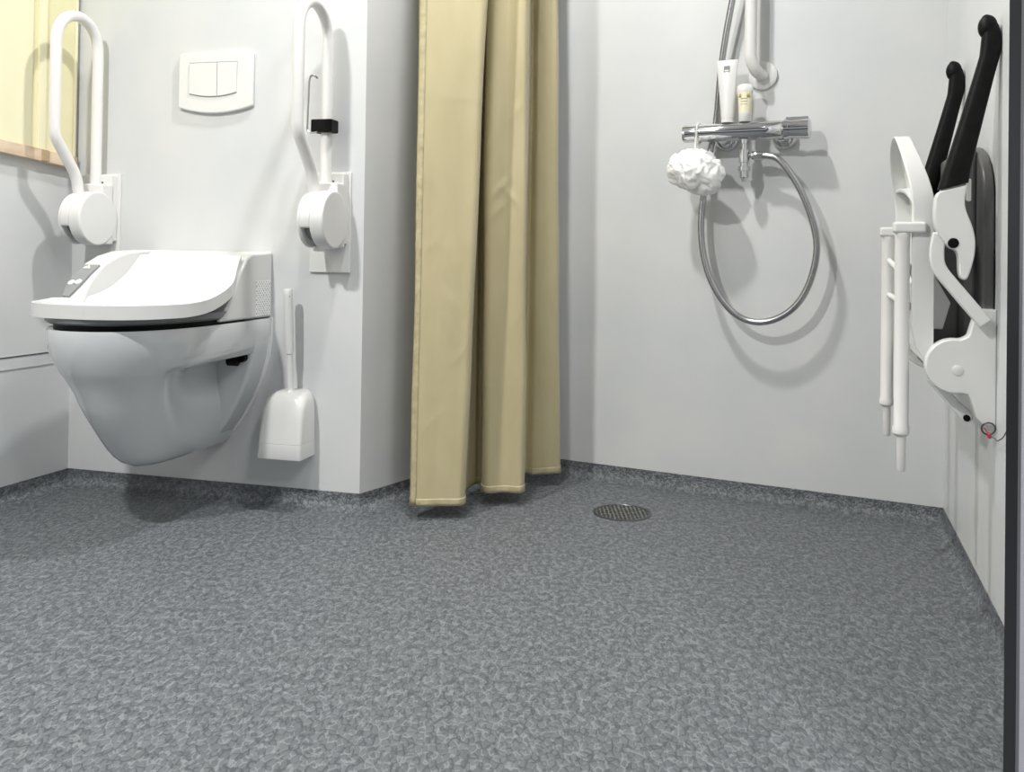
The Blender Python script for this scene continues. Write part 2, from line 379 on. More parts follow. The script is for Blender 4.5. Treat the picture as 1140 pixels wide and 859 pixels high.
bm = NB(); prism(bm, [(.291, .0), (.311, .0), (.309, .006), (.305, .009), (.302, .014), (.299, .009), (.293, .006)], 'n', 0, .0015, (0, 0, 0))
o = finish('button', bm, 'white', cp, label='white shower symbol'); o.location = V((.003, .3055, .6305), b); o.rotation_euler = (math.radians(-52), 0, 0)

# ------------------------------------------------------------------ flush plate
b = (.465, 0, 1.14)
t = empty('flush_plate', 'white dual flush plate on the wall above the toilet', 'flush plate', F1, *b)
def flush_outline(w0, h0, h1, sag, r=.012):
    bot_ = [(.465+w0*math.cos(a), h0-sag*math.sin(a)*1.0) for a in [PI-PI*i/14 for i in range(15)]]
    bot_ = [(.465-w0+2*w0*i/14, h0-sag*(1-((i-7)/7)**2)) for i in range(15)]
    return bot_+arc(.465+w0-r, h1-r, r, 0, 90, 5)+arc(.465-w0+r, h1-r, r, 90, 180, 5)
bm = NB(); prism(bm, flush_outline(.115, 1.075, 1.226, .018), 'n', 0, .013, b); finish('cover', bm, 'white', t, bevel=.004)
for u0, u1 in ((.386, .472), (.4735, .533)):
    sg = lambda u: 1.113-.010*(1-((u-.4595)/.074)**2)
    pts = [(u0+(u1-u0)*i/8, sg(u0+(u1-u0)*i/8)) for i in range(9)]+[(u1, 1.196), (u0, 1.196)]
    bm = NB(); prism(bm, pts, 'n', .012, .0165, b); finish('flush_button', bm, 'white', t, bevel=.0015)
    bm = NB(); pts2 = [(x, z-.0022) for x, z in pts[:9]]+[(u1+.0012, 1.1985), (u0-.0012, 1.1985)]
    prism(bm, pts2, 'n', .012, .0134, b); finish('button_gap', bm, 'panel_gray', t)

# ------------------------------------------------------------------ fold-up grab bars
def grab_bar(uc, label):
    b = (uc, 0, .625)
    t = empty('fold_up_grab_bar', label, 'grab bar', F1, *b, group='fold-up grab bars beside the toilet')
    bm = NB(); box(bm, uc-.058, uc+.058, 0, .008, .625, .892, b)
    o = finish('wall_plate', bm, 'white', t, bevel=.002)
    bm = NB(); box(bm, uc-.05, uc+.05, .006, .032, .70, .888, b); finish('mounting_bracket', bm, 'white', t, bevel=.004)
    bm = NB(); box(bm, uc+.018, uc+.022, .031, .034, .835, .868, b); finish('slot', bm, 'slot', t)
    cn, cz, r = .087, .762, .075
    bm = NB()
    prism(bm, arc(cn, cz, r, 0, 360, 40)[:-1], 'u', uc+.016, uc+.054, b)
    prism(bm, arc(cn, cz, r*.96, 0, 360, 40)[:-1], 'u', uc-.020, uc-.009, b)
    prism(bm, arc(cn, cz, r*.985, -18, 172, 26)+[(cn-.04, cz-.02)], 'u', uc-.012, uc+.018, b)
    box(bm, uc-.016, uc+.05, .02, .07, .69, .86, b)
    finish('hinge_housing', bm, 'white', t, bevel=.006, seg=3)
    bm = NB(); prism(bm, arc(cn, cz, r*.7, 0, 360, 30)[:-1], 'u', uc-.012, uc+.018, b); finish('hinge_core', bm, 'panel_gray', t)
    path = [(uc, .036, .80), (uc, .036, 1.235)]+[(uc, .116-.080*math.cos(a), 1.235+.080*math.sin(a)) for a in [PI*i/14 for i in range(1, 14)]]+[(uc, .196, 1.235), (uc, .196, 1.0), (uc, .192, .975), (uc, .118, .885), (uc, .105, .85), (uc, .10, .80)]
    pts = [Vector(V(p, b)) for p in path]; pts = pts[:16]+round_path(pts[16:], .03, 5)
    bm = NB(); tube(bm, pts, .0148, 18); finish('rail', bm, 'white_rail', t, smooth=80)
    return t
grab_bar(.105, 'white fold-up grab bar left of the toilet, in the corner by the yellow cupboard')
g = grab_bar(.815, 'white fold-up grab bar right of the toilet, with black clip and wire roll holder')
b = (.815, 0, .625)
bm = NB(); box(bm, .782, .842, .020, .064, .992, 1.026, b); ck = finish('clip', bm, 'black', g, bevel=.004, label='black clip')
bm = NB()
wp = [(.80, .050, 1.000), (.80, .066, .990), (.788, .074, .988), (.778, .074, .996), (.782, .074, 1.125), (.786, .074, 1.138), (.797, .074, 1.138), (.80, .064, 1.132)]
tube(bm, round_path([V(p, b) for p in wp], .008, 4), .0026, 8); finish('roll_holder', bm, 'steel', ck, label='thin steel wire roll holder')

# ------------------------------------------------------------------ toilet brush
b = (.718, 0, .14)
t = empty('toilet_brush', 'white toilet brush in a white holder hung low on the wall', 'toilet brush', F1, *b)
def bring(z, u0, u1, n1, r): return [V((x, y, z), b) for x, y in rrect(u0, u1, .0, n1, r, 5)]
bm = NB()
LVb = [(.140, .657, .780, .088, .006), (.146, .6555, .781, .090, .008), (.178, .658, .781, .089, .01), (.1785, .6592, .7802, .0882, .01), (.1800, .6592, .7802, .0882, .01), (.1805, .658, .781, .089, .01),
       (.24, .662, .782, .086, .014), (.270, .664, .782, .083, .018), (.288, .668, .781, .078, .022), (.300, .675, .778, .071, .026), (.308, .684, .773, .063, .026), (.313, .697, .765, .05, .022)]
loft(bm, [bring(*q_) for q_ in LVb]); finish('brush_holder', bm, 'white', t, smooth=40)
bm = NB(); lathe(bm, (.728, .045, .31), (-.03, .03, 1), [(0, .013), (.006, .009), (.012, .0075), (.10, .0082), (.101, .0105), (.12, .0115), (.255, .0125), (.268, .0118), (.272, .008)], 20, b)
hh = finish('brush_handle', bm, 'white', t, smooth=50)
bm = NB(); cyl(bm, (.7265, .052, .562), (.7265, .062, .562), .0035, b=b); finish('hanging_hole', bm, 'panel_gray', hh)

# ------------------------------------------------------------------ cupboard in the left corner
UR = uA-.012                      # right edge, just short of the corner
def zb(u): return .906+.085*(UR-u)
t = empty('wall_cupboard', 'pale yellow panelled cupboard over the left wall with a wooden bottom rail', 'cupboard', F4, 1.8, 0, .95)
b = (1.8, 0, .95)
def panel(nm, mt, u0, u1, n0, n1, lo=.033, hi=1.75, bev=.0012, par=None, label=None):
    bm = NB(); top_ = (lambda u: hi) if hi > 1 else (lambda u: zb(u)+hi)
    prism(bm, [(u0, zb(u0)+lo), (u1, zb(u1)+lo), (u1, top_(u1)), (u0, top_(u0))], 'n', n0, n1, b)
    return finish(nm, bm, mt, par or t, bevel=bev, label=label)
panel('body', 'yellow', 1.1, UR, .0, .014, lo=.030)
rl = panel('bottom_rail', 'wood', 1.1, UR, .0, .026, lo=0, hi=.034, bev=.002, label='pale wooden bottom rail')
panel('rail_block', 'wood_dark', UR-.128, UR-.102, .025, .0285, lo=.002, hi=.033, par=rl, label='brown block on the rail')
panel('stile', 'yellow', UR-.110, UR-.008, .013, .0155)
panel('moulding', 'yellow_light', UR-.135, UR-.110, .013, .020)
panel('door_panel', 'yellow_light', 1.1, UR-.155, .013, .018)
panel('edge_strip', 'yellow_light', UR-.008, UR, .0, .019)

# ------------------------------------------------------------------ shower curtain
plan = [(-.2455, 2.335), (-.250, 2.300), (-.225, 2.292), (-.185, 2.296), (-.145, 2.300), (-.122, 2.303), (-.112, 2.330), (-.118, 2.400), (-.112, 2.470), (-.094, 2.515), (-.078, 2.520), (-.070, 2.485), (-.073, 2.445),
        (-.055, 2.425), (-.015, 2.435), (.022, 2.430), (.039, 2.437), (.043, 2.470), (.036, 2.54), (.035, 2.61), (.048, 2.645), (.072, 2.632), (.10, 2.640), (.128, 2.648), (.148, 2.655), (.153, 2.68), (.135, 2.70)]
plan_up = [(-.238, 2.335), (-.243, 2.300), (-.215, 2.290), (-.165, 2.294), (-.115, 2.302), (-.080, 2.308), (-.072, 2.330), (-.082, 2.385), (-.092, 2.440), (-.090, 2.480), (-.082, 2.490), (-.076, 2.465), (-.078, 2.435),
        (-.058, 2.422), (-.018, 2.438), (.015, 2.428), (.033, 2.437), (.038, 2.470), (.036, 2.54), (.043, 2.60), (.052, 2.645), (.070, 2.630), (.090, 2.640), (.108, 2.648), (.122, 2.655), (.127, 2.68), (.112, 2.70)]
KS = 10
cur = spline([(x, y, 0) for x, y in plan], KS); cur_up = spline([(x, y, 0) for x, y in plan_up], KS)
NC = len(cur)
ZN = 110
base = Vector((-.05, 2.47, .04))
CREASE = [(13.6, .86, 1, .004), (14.4, .835, -1, .004), (13.5, .80, 1, .003), (2.3, .70, 1, .0015), (3.5, .56, -1, .0015), (14.5, 1.06, 1, .002), (1.8, .88, -1, .0015), (4.2, .42, 1, .0018), (14.8, .50, 1, .0015), (2.6, .25, 1, .0015), (22.5, .8, 1, .0015)]
def cpos(i, z, off=0):
    """a point of the cloth: i along the spline, z up; folds shift slowly with height"""
    s = i/NC; h = max(0, z-.04); k = min(1.25, h/1.32); a, c = cur[i], cur_up[i]; p = a+(c-a)*k
    a0, a1 = max(i-1, 0), min(i+1, NC-1); q = (cur[a1]+(cur_up[a1]-cur[a1])*k)-(cur[a0]+(cur_up[a0]-cur[a0])*k)
    nn = Vector((q.y, -q.x, 0)).normalized(); m_ = min(1, h*3)
    d = off+.0012*math.sin(5.3*z+21*s)*m_+.0010*math.sin(11*z-33*s)*m_+.0007*math.sin(4*z+90*s)
    for ci, cz, sg, am in CREASE:      # short pinched creases left from the packing folds
        x_ = (i/KS-ci); y_ = (z-cz)/.05; r_ = y_-sg*x_*.8
        d += am*math.exp(-abs(r_)*5)*math.exp(-(x_/.7)**2)*math.exp(-(y_/1.4)**2)
    for cz in (.32, .70, 1.08, 1.46, 1.84, 2.2): d += .0008*math.exp(-abs(z-cz)/.004)   # faint cross folds
    return Vector((p.x, p.y, z))+nn*d-base
def cloth(zs, i0, i1, off, drop=0):
    bm = NB(); rr = [[bm.verts.new(cpos(i, z, off)-Vector((0, 0, drop if z == zs[0] else 0))) for i in range(i0, i1)] for z in zs]
    for a, c in zip(rr, rr[1:]):
        for i in range(len(a)-1): bm.faces.new((a[i], a[i+1], c[i+1], c[i]))
    return bm
t = empty('shower_curtain', 'golden khaki satin shower curtain hanging in folds to the floor', 'curtain', loc=base)
o = finish('curtain_fabric', cloth([.04+(2.36-.04)*k/230 for k in range(231)], 0, NC, 0), 'curtain', t, smooth=180)
so = o.modifiers.new('solid', 'SOLIDIFY'); so.thickness = .0010
o = finish('bottom_hem', cloth([.038, .045, .052, .056], 6, NC-8, .0016, .001), 'hem', t, smooth=180); so = o.modifiers.new('solid', 'SOLIDIFY'); so.thickness = .0010
bm = NB(); rr = []
for k in range(180):
    z = .04+(2.36-.04)*k/179; pk = .0010*math.sin(k*1.7)+.0008*math.sin(k*.63+1)
    rr.append([bm.verts.new(cpos(i, z, .0016+(pk if j in (1, 2) else 0))) for j, i in enumerate((10, 12, 15, 17))])
for a, c in zip(rr, rr[1:]):
    for i in range(3): bm.faces.new((a[i], a[i+1], c[i+1], c[i]))
o = finish('side_hem', bm, 'hem', t, smooth=180); so = o.modifiers.new('solid', 'SOLIDIFY'); so.thickness = .0008
# track on the ceiling
trk = NB(); tube(trk, [Vector((p[0], p[1], 2.385)) for p in ((-.32, 2.22), (-.05, 2.47), (.17, 2.70))], .014, 14)
for x, y in ((-.25, 2.285), (.1, 2.63)): tube(trk, [(x, y, 2.385), (x, y, CEIL)], .006, 10)
o = finish('curtain_track', trk, 'white', None, smooth=50); o['label'] = 'white curtain track under the ceiling holding the khaki curtain'; o['category'] = 'curtain rail'

# ------------------------------------------------------------------ floor drain
t = empty('floor_drain', 'round perforated steel floor drain in the grey floor by the curtain', 'drain', loc=(.303, 2.39, 0))
bm = NB(); lathe(bm, (0, 0, 0), (0, 0, 1), [(-.0, .0775), (.0012, .0775), (.0024, .074), (.0024, .070), (.0006, .068), (.0004, .06)], 48); finish('drain_rim', bm, 'frame_dark', t)
m = mat('perforated_steel', (.3, .3, .3), .5, .6); M['perf'] = m
tc = nd(m, 'ShaderNodeTexCoord'); v = nd(m, 'ShaderNodeTexVoronoi'); v.inputs['Scale'].default_value = 95; v.inputs['Randomness'].default_value = .15
lk(m, tc.outputs['Object'], v.inputs['Vector'])
r = nd(m, 'ShaderNodeValToRGB'); r.color_ramp.elements[0].position = .42; r.color_ramp.elements[1].position = .50
r.color_ramp.elements[0].color = (.008, .008, .008, 1); r.color_ramp.elements[1].color = (.30, .30, .28, 1)
lk(m, v.outputs['Distance'], r.inputs[0]); lk(m, r.outputs[0], bs(m).inputs['Base Color'])
bm = NB(); lathe(bm, (0, 0, 0), (0, 0, 1), [(0, .069), (.0012, .069), (.0016, .02)], 48); finish('drain_grate', bm, 'perf', t, label='steel grate with dark holes')

# ------------------------------------------------------------------ shower mixer
b = (.786, 0, 1.03)
t = empty('shower_mixer', 'chrome thermostatic shower mixer bar on the shower wall', 'mixer tap', F2, *b)
N_ = .068
bm = NB(); lathe(bm, (.655, N_, 1.030), (1, 0, 0), [(0, .021), (.002, .0248), (.05, .0252), (.231, .0255), (.235, .022)], 32, b)
cyl(bm, (.785, N_, 1.012), (.785, N_, .996), .012, b=b); finish('mixer_body', bm, 'chrome', t, smooth=45)
bm = NB(); lathe(bm, (.612, N_, 1.030), (1, 0, 0), [(0, .017), (.002, .0245), (.012, .0255), (.038, .025), (.041, .0215), (.044, .0215)], 32, b); hd = finish('flow_handle', bm, 'chrome', t, smooth=45)
bm = NB(); lathe(bm, (.889, N_, 1.030), (1, 0, 0), [(0, .0245), (.004, .0285), (.015, .028), (.02, .0255), (.055, .028), (.068, .028), (.071, .023)], 32, b)
box(bm, .897, .955, N_-.008, N_+.008, 1.052, 1.062, b); finish('temperature_handle', bm, 'chrome', t, smooth=45)
for u in (.722, .883):
    bm = NB(); lathe(bm, (u, 0, 1.018), (0, 1, 0), [(0, .036), (.004, .036), (.018, .028), (.022, .018), (.055, .018)], 32, b); finish('wall_flange', bm, 'chrome', t, smooth=40)
bm = NB(); cyl(bm, (.785, N_, 1.0), (.785, N_, .975), .0085, b=b); lathe(bm, (.785, N_, .978), (0, 0, -1), [(0, .0145), (.035, .0145), (.036, .0115), (.045, .0115), (.046, .017), (.058, .017), (.059, .012), (.076, .012), (.078, .008), (.088, .006)], 20, b)
cyl(bm, (.785, N_, .962), (.808, N_, .962), .007, b=b); finish('diverter', bm, 'chrome', t, smooth=40)

# hose
b = (.84, 0, .96)
hp = [(.808, .068, .962), (.832, .069, .961), (.858, .072, .958), (.885, .075, .946), (.938, .078, .868), (.973, .078, .771), (.983, .078, .699), (.961, .077, .603), (.915, .076, .536), (.842, .075, .501), (.769, .073, .517), (.711, .07, .583), (.674, .062, .67),
      (.660, .052, .771), (.666, .042, .862), (.680, .030, .99), (.695, .022, 1.06), (.707, .036, 1.20), (.730, .046, 1.344), (.752, .052, 1.45), (.78, .075, 1.66), (.798, .10, 1.775)]
t = empty('shower_hose', 'flexible metal shower hose hanging in a loop from the mixer', 'hose', F2, *b)
sp_ = spline([V(p, b) for p in hp[1:]], 14)
for _ in range(60): sp_ = [sp_[0]]+[(sp_[i-1]+sp_[i]*2+sp_[i+1])/4 for i in range(1, len(sp_)-1)]+[sp_[-1]]
bm = NB(); tube(bm, sp_, .0092, 14); ho = finish('hose', bm, 'hose', t, smooth=80)
bm = NB(); tube(bm, [V((.806, .068, .962), b), V((.812, .068, .962), b), V((.830, .069, .961), b), V((.838, .069, .9605), b)], [.0115, .0125, .0125, .011], 16); finish('hose_nut', bm, 'chrome', t)
# ribs of the hose as bump
m = M['hose']; tc = nd(m, 'ShaderNodeTexCoord'); wv = nd(m, 'ShaderNodeTexNoise'); wv.inputs['Scale'].default_value = 350; lk(m, tc.outputs['Object'], wv.inputs['Vector'])
bu = nd(m, 'ShaderNodeBump'); bu.inputs['Strength'].default_value = .25; bu.inputs['Distance'].default_value = .001; lk(m, wv.outputs['Fac'], bu.inputs['Height']); lk(m, bu.outputs[0], bs(m).inputs['Normal'])

# vertical grab rail with flanges and the hand shower on it (mostly above the frame)
b = (.815, 0, 1.19)
t = empty('shower_grab_rail', 'white vertical grab rail ending in a round flange above the mixer', 'grab rail', F2, *b)
bm = NB(); tube(bm, round_path([V(p, b) for p in ((.824, .004, 1.193), (.812, .048, 1.194), (.798, .062, 1.228), (.798, .062, 1.85), (.802, .035, 1.91), (.802, .004, 1.912))], .03, 6), .0165, 18); finish('rail', bm, 'white_rail', t, smooth=80)
for z in (1.193, 1.912):
    bm = NB(); lathe(bm, (.820 if z < 1.5 else .804, 0, z), (0, 1, 0), [(0, .040), (.008, .040), (.012, .034), (.013, .018)], 36, b); finish('wall_flange', bm, 'white', t, smooth=40)
bm = NB(); box(bm, .778, .818, .04, .10, 1.76, 1.80, b); finish('slider', bm, 'chrome', t, bevel=.006)
t = empty('hand_shower', 'chrome hand shower clipped on the white grab rail', 'shower head', F2, .798, .095, 1.78)
b = (.798, .095, 1.78)
bm = NB(); tube(bm, [V(p, b) for p in ((.798, .102, 1.782), (.798, .108, 1.86), (.798, .115, 1.95))], [.010, .012, .014], 16); finish('handle', bm, 'chrome', t)
bm = NB(); lathe(bm, (.798, .10, 1.965), (0, .9, -.3), [(0, .02), (.015, .048), (.028, .05), (.032, .046)], 32, b); finish('head', bm, 'chrome', t)

# bottles standing on the mixer
def crimp_tube(name, label, u, n, z0, cap_h, cap_r, h, w_bot, w_top, mt, mcap, lean=0, dbot=.016):
    b = (u, n, z0); t = empty(name, label, 'bottle', F2, *b)
    bm = NB(); R = []
    for i in range(13):
        s = i/12; z = z0+cap_h+(h-cap_h)*s; hw = (w_bot+(w_top-w_bot)*s)/2; hd = dbot*(1-s)**.7+.0012
        R.append([V((u+lean*s+hw*math.cos(a), n+hd*math.sin(a), z), b) for a in [2*PI*j/28 for j in range(28)]])
    loft(bm, R); body = finish('tube_body', bm, mt, t, smooth=60)
    bm = NB(); lathe(bm, (u, n, z0), (0, 0, 1), [(0, cap_r), (cap_h*.9, cap_r*.96), (cap_h, cap_r*.86)], 28, b); finish('cap', bm, mcap, t, smooth=45)
    return t, body, b
t1, bd, b = crimp_tube('shampoo_tube', 'white plastic tube with a small grey label, standing on the mixer',   .738, .068, 1.0555, .012, .0185, .176, .036, .060, 'white', 'white', -.003)
bm = NB(); box(bm, .7265, .7435, .0735, .0745, 1.196, 1.214, b); lb = finish('label', bm, 'ink', bd, label='small grey square label')
bm = NB(); box(bm, .729, .741, .0745, .0749, 1.199, 1.203, b); finish('print', bm, 'white', bd)
# second bottle: cap on top
b = (.786, .070, 1.0555)
t2 = empty('lotion_bottle', 'small pale yellow bottle with white cap, beside the white tube on the mixer', 'bottle', F2, *b)
bm = NB(); lathe(bm, b, (0, 0, 1), [(0, .0155), (.002, .0170), (.024, .0172)], 28, b); finish('base_cap', bm, 'white', t2, smooth=45)
bm = NB(); R = []
for i in range(8):
    s = i/7; z = 1.0535+.024+.06*s; hw = .0172+.0035*s; hdd = .0168-.003*s
    R.append([V((.786+hw*math.cos(a), .070+hdd*math.sin(a), z), b) for a in [2*PI*j/28 for j in range(28)]])
loft(bm, R); bd = finish('bottle_body', bm, 'bottle', t2, smooth=60)
bm = NB(); R = []
for s, k in ((0, 1), (.3, 1.02), (.8, .95), (1, .7)):
    R.append([V((.786+.0225*k*math.cos(a), .070+.014*k*math.sin(a), 1.1375+.022*s), b) for a in [2*PI*j/28 for j in range(28)]])
loft(bm, R); finish('cap', bm, 'white', t2, smooth=50)
def curved_band(z0, z1, a0, a1, r0, ry, mt, nm, par):
    bm = NB(); o_, i_ = [], []
    for i in range(11):
        a = math.radians(a0+(a1-a0)*i/10)
        for z, L in ((z0, o_), (z1, i_)): L.append(bm.verts.new(V((.786+r0*math.cos(a), .070+ry*math.sin(a), z), b)))
    for i in range(10): bm.faces.new((o_[i], o_[i+1], i_[i+1], i_[i]))
    o = finish(nm, bm, mt, par, smooth=60); so = o.modifiers.new('s', 'SOLIDIFY'); so.thickness = .0006; return o
curved_band(1.122, 1.132, 50, 70, .0222, .0150, 'ink_olive', 'label', bd); curved_band(1.122, 1.132, 110, 130, .0222, .0150, 'ink_olive', 'label', bd)
for z in (1.118, 1.110, 1.102): curved_band(z, z+.0018, 65, 115, .0216, .0155, 'ink_olive', 'print', bd)

# mesh puff on the mixer's end
b = (.668, .118, .925)
t = empty('bath_puff', 'white net bath puff hanging by its loop from the left end of the mixer', 'bath puff', F2, *b)
bm = NB(); cc = Vector((0, 0, 0)); rnd = random.Random(3)
def frill(c, r, ax, waves, amp, tw):
    """a ruffled net disc: rings from its centre, waving more towards the rim"""
    ax = Vector(ax).normalized(); ref = Vector((0, 0, 1)) if abs(ax.z) < .8 else Vector((1, 0, 0)); x = ax.cross(ref).normalized(); y = ax.cross(x); rows = []
    for k in range(1, 8):
        s = k/7; row = []
        for j in range(72):
            a = 2*PI*j/72; rr_ = r*s*(1+.06*math.sin(3*a+tw)); h = amp*s*s*math.sin(waves*a+tw)+amp*.4*s*s*math.sin((waves*2+1)*a)
            curl = r*.35*s*s
            row.append(bm.verts.new(c+x*rr_*math.cos(a)+y*rr_*math.sin(a)+ax*(h+curl)))
        rows.append(row)
    for a_, c_ in zip(rows, rows[1:]):
        for j in range(72): bm.faces.new((a_[j], a_[(j+1) % 72], c_[(j+1) % 72], c_[j]))
    bm.faces.new(rows[0])
from mathutils import noise
core = bmesh.ops.create_icosphere(bm, subdivisions=6, radius=1)
for v_ in core['verts']:
    d = v_.co.normalized(); wq = d*2.1+Vector((noise.noise(d*2.3), noise.noise(d*2.3+Vector((5, 0, 0))), noise.noise(d*2.3+Vector((0, 7, 0)))))*1.1
    rg = 1-abs(noise.noise(wq*.85))*2.4; rg2 = 1-abs(noise.noise(wq*1.9+Vector((3, 1, 2))))*2
    r_ = .059+.012*noise.noise(d*1.1+Vector((1, 4, 2)))+.010*rg+.003*rg2
    v_.co = Vector((d.x*r_*1.12, d.y*r_*.85, d.z*r_*.95))+Vector((-.010 if d.z > 0 else .006, 0, -.006))*abs(d.z)
o = finish('puff', bm, 'puff', t, smooth=180)
o.location = (-.004, 0, 0)
bm = NB(); lp = [Vector((.657-b[0], -(.068+.0285*math.cos(a)-b[1]), 1.030+.0285*math.sin(a)-b[2])) for a in [2*PI*i/24 for i in range(24)]]
tube(bm, lp+[lp[0]], .0024, 8)
tube(bm, [V((.657, .096, 1.02), b), V((.655, .10, .99), b), V((.658, .10, .945), b)], .003, 8); tube(bm, [V((.657, .042, 1.02), b), V((.653, .07, .985), b), V((.660, .095, .945), b)], .003, 8)
finish('hanging_loop', bm, 'puff', t, smooth=80)

# ------------------------------------------------------------------ folded shower seat on the right wall
b = (.48, 0, .36)
t = empty('folding_shower_seat', 'white folding shower seat with dark backrest and black-padded arms, folded up on the right wall', 'shower seat', F3, *b)
# backrest pad against the wall
def pad_outline(d=0):
    return [(.27-d, .50), (.27-d, .80)]+arc(.36, .82, .09+d, 180, 100, 8)+[(.45, .917+d)]+arc(.50, .80, .17+d, 80, 0, 12, .115+d)+[(.672+d, .66), (.672+d, .50)]
bm = NB(); prism(bm, pad_outline(), 'n', 0.002, .022, b); finish('backrest', bm, 'dark_pad', t, bevel=.006, label='dark grey backrest')
bm = NB(); box(bm, .33, .60, .02, .055, .44, .905, b); finish('backrest_cushion', bm, 'dark_pad', t, bevel=.01, label='dark grey inner cushion')
bm = NB(); box(bm, .36, .60, .05, .103, .46, .77, b); finish('hinge_box', bm, 'dark_pad', t, bevel=.008, label='dark hinge box')
# seat shell (underside faces the room): outline in (u, z)
def seat_outline(s=1.0, dz=0):
    uc, hw, zb, zs, zt = .482, .183*s, .478+dz, .79, .944-dz
    pts = [(uc-hw, zb)]+[(uc-hw, zb+(zs-zb)*i/8) for i in range(1, 9)]
    for i in range(1, 28):
        a = PI-PI*i/28; c_, s_ = math.cos(a), math.sin(a)
        pts.append((uc+hw*math.copysign(abs(c_)**(2/2.0), c_), zs+(zt-zs)*abs(s_)**(2/2.0)))
    return pts+[(uc+hw, zs-(zs-zb)*i/8) for i in range(0, 9)]
def nb(z): return .104+.034*sm(z, .78, .95)
def nt(z): return .145+.022*sm(z, .78, .95)-.030*(1-sm(z, .47, .56))**2
O, I = seat_outline(), seat_outline(.925, .013)
bm = NB(); Rr = []
for (uo, zo), (ui, zi) in zip(O, I):
    Rr.append([V((uo, nb(zo), zo), b), V((uo, nt(zo)-.004, zo), b), V((uo*.8+ui*.2, nt(zo), zo*.8+zi*.2), b), V((uo*.5+ui*.5, nt(zo)-.003, zo*.5+zi*.5), b), V((ui, nb(zi)+.010, zi), b), V((ui, nb(zi), zi), b)])
loft(bm, Rr)
Vf = [bm.verts.new(V((u, nb(z)+.009, z), b)) for u, z in I]; Vb = [bm.verts.new(V((u, nb(z), z), b)) for u, z in O]
bm.faces.new(Vf); bm.faces.new(Vb)
box(bm, .31, .655, .104, .112, .478, .50, b)
finish('seat', bm, 'white_seat', t, bevel=.003, seg=2, smooth=40)
# curved rib across the underside, under the front lip
bm = NB(); R = []
for i in range(15):
    s = i/14; u = .315+.335*s; zc = .838-.050*s**2.2; nn = .146-.006*s
    R.append([V((u, .108, zc-.004), b), V((u, nn, zc-.004), b), V((u, nn+.001, zc+.004), b), V((u, .108, zc+.006), b)])
loft(bm, R); finish('seat_rib', bm, 'white_seat', t, bevel=.002, smooth=50)
# leg blocks, legs
for u in (.66, .30):
    bm = NB(); box(bm, u-.016, u+.016, .118, .178, .735, .757, b); finish('leg_bracket', bm, 'white_seat', t, bevel=.006, seg=4)
    bm = NB(); lathe(bm, (u, .160, .738), (0, 0, -1), [(0, .0125), (.006, .0145), (.012, .0135), (.375, .0135), (.378, .0155), (.390, .0155), (.394, .012), (.396, .0085)], 22, b)
    lg = finish('leg', bm, 'white_rail', t, smooth=40)
    bm = NB(); lathe(bm, (u, .159, .345), (0, 0, -1), [(0, .0085), (.066, .0085), (.070, .007)], 18, b); finish('leg_foot', bm, 'white_rail', lg, smooth=40)
for z0, z1 in ((.682, .630), (.602, .575)):
    bm = NB(); cyl(bm, (.305, .160, z0), (.40, .115, z1), .0065, seg=14, b=b); finish('leg_brace', bm, 'white_rail', t, smooth=50)
    bm = NB(); cyl(bm, (.655, .157, z0), (.60, .118, z1), .0065, seg=14, b=b); finish('leg_brace', bm, 'white_rail', t, smooth=50)
# side plates with round lobe
def plate(u0, u1, label=None):
    cn, cz, r = .070, .485, .0515
    pts = [(.0, .594), (.028, .594), (.036, .585), (.047, .545), (.0505, .541)]+arc(cn, cz, r, 100, -100, 26)+[(.048, .433), (.044, .425), (.035, .392), (.022, .378), (.0, .378)]
    bm = NB(); prism(bm, pts, 'u', u0, u1, b); o = finish('side_plate', bm, 'white_seat', t, bevel=.004, seg=3)
    return o
sp = plate(.655, .690); plate(.262, .290)
bm = NB(); lathe(bm, (.690, .066, .478), (1, 0, 0), [(-.004, .0095), (.0015, .0095), (.0022, .008)], 24, b); finish('pivot_cap', bm, 'white_seat', sp)
# lower link with dark bolt
bm = NB(); prism(bm, [(.10, .465), (.055, .412), (.036, .396), (.032, .384), (.038, .375), (.050, .376), (.115, .452)], 'u', .637, .650, b); lk_ = finish('lower_link', bm, 'white_seat', t, bevel=.003, smooth=50)
bm = NB(); cyl(bm, (.650, .044, .384), (.655, .044, .384), .0062, b=b); finish('bolt', bm, 'black', lk_, label='black bolt')
bm = NB(); prism(bm, [(.1035, .665), (.1035, .548), (.082, .548), (.068, .60)], 'u', .602, .612, b); finish('hinge_bracket', bm, 'white_seat', t, bevel=.002, label='white hinge bracket')
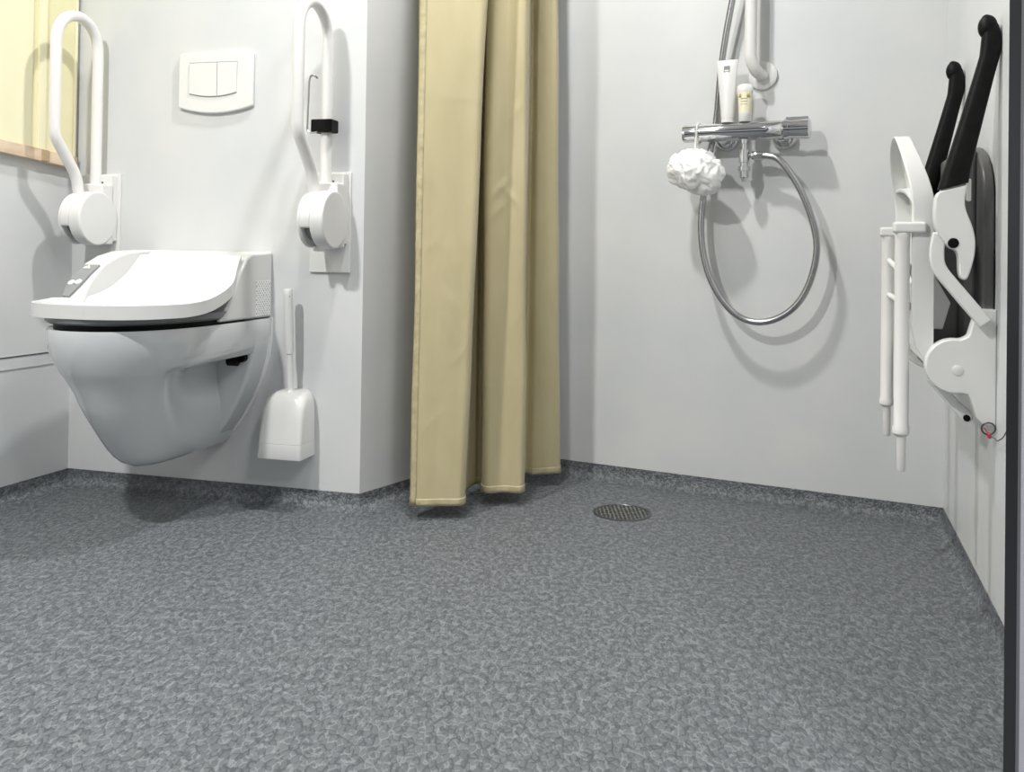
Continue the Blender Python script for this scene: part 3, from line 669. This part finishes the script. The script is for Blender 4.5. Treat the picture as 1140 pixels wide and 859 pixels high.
# arms
def arm(u, near=True):
    w0 = .016
    # swing link from plate to pivot
    link = [(.0, 0)]
    bm = NB()
    lp = spline([(0, .100, .735), (0, .105, .700), (0, .100, .668), (0, .072, .630), (0, .040, .590), (0, .022, .568)], 6)
    R = []
    for i, p in enumerate(lp):
        q_ = (lp[min(i+1, len(lp)-1)]-lp[max(i-1, 0)]).normalized(); nn = Vector((0, -q_.z, q_.y)); hw = .0125
        a, c = p+nn*hw, p-nn*hw
        R.append([V((u-.008, a.y, a.z), b), V((u+.008, a.y, a.z), b), V((u+.008, c.y, c.z), b), V((u-.008, c.y, c.z), b)])
    loft(bm, R); finish('arm_link', bm, 'white_seat', t, bevel=.004)
    # white arm body: from the pad down to the pivot, tail rounded
    out = [(.1035, .812), (.1095, .80), (.1115, .765), (.108, .742), (.098, .722), (.086, .708), (.075, .702), (.070, .690), (.069, .665), (.066, .652), (.059, .648), (.053, .655), (.046, .68), (.0425, .70), (.0425, .725), (.048, .75), (.0575, .776), (.060, .795), (.056, .824)]
    oo = [(p.x, p.y) for p in spline([(x, y, 0) for x, y in out], 3)]
    bm = NB(); prism(bm, oo, 'u', u-w0, u+w0, b); ar = finish('arm', bm, 'white_seat', t, bevel=.006, seg=4)
    bm = NB(); lathe(bm, (u+w0-.002, .079, .716), (1, 0, 0), [(0, .0095), (.003, .0095), (.0045, .008)], 24, b); finish('pivot_cap', bm, 'black', ar, label='black pivot cap')
    # black pad: long bar with hooked knob on top
    R = []
    P = [(.079, .822, .0265, .018), (.073, .85, .0245, .0185), (.060, .90, .0225, .018), (.045, .96, .0205, .017), (.030, 1.02, .0185, .0165), (.0185, 1.065, .0175, .0158), (.0165, 1.085, .0175, .0158), (.0165, 1.103, .0160, .0152), (.0195, 1.118, .0148, .0142), (.0225, 1.129, .012, .012), (.0242, 1.136, .008, .0085), (.0250, 1.139, .003, .004)]
    for n, z, hn, hu in P:
        ring = []
        for k in range(20):
            a = 2*PI*k/20; ca, sa = math.cos(a), math.sin(a)
            ring.append(V((u+hu*math.copysign(abs(ca)**.7, ca), n+hn*math.copysign(abs(sa)**.7, sa), z-.06*0+(-.25*(hn*math.copysign(abs(sa)**.7, sa)) if z < 1.0 else -.25*hn*sa*max(0, (1.12-z)/.12))), b))
        R.append(ring)
    bm = NB(); loft(bm, R)
    kn = [(.030, 1.126), ]
    s_ = bmesh.ops.create_uvsphere(bm, u_segments=20, v_segments=12, radius=1)
    for vv in s_['verts']: vv.co = V((u, .0225, 1.116), b)+Vector((vv.co.x*.0162, vv.co.y*.0170, vv.co.z*.0228))
    finish('arm_pad', bm, 'black_pad', t, smooth=50, label='black arm pad')
arm(.705); arm(.285)
bm = NB(); box(bm, .672, .684, .044, .052, .795, .838, b); finish('arm_stop', bm, 'white_seat', t, bevel=.003)

# alarm ring on its cord
rp = F3.P(.695, .012, .372); b = (.695, .012, .372)
t = empty('pull_cord_ring', 'small steel ring on a red knotted cord below the shower seat', 'pull cord', F3, *b)
bm = NB(); rr_ = [V((.695+.004*math.sin(a), .014+.0115*math.cos(a), .374+.0115*math.sin(a)), b) for a in [2*PI*i/28 for i in range(28)]]
tube(bm, rr_+[rr_[0]], .0016, 8); finish('ring', bm, 'frame_dark', t, smooth=80)
bm = NB(); lathe(bm, (.700, .0130, .3615), (0, 0, 1), [(-.005, .001), (-.003, .0038), (.003, .0038), (.006, .001)], 12, b); tube(bm, [V((.70, .013, .364), b), V((.70, .018, .370), b), V((.70, .022, .376), b)], .0012, 6); finish('knot', bm, 'red', t, label='red cord knot')
bm = NB(); tube(bm, spline([V(p, b) for p in ((.702, .012, .361), (.730, .010, .3635), (.765, .009, .3665), (.85, .009, .41), (1.05, .008, .60), (1.2, .006, .85))], 6), .0011, 6); finish('cord', bm, 'cord', t, smooth=80)
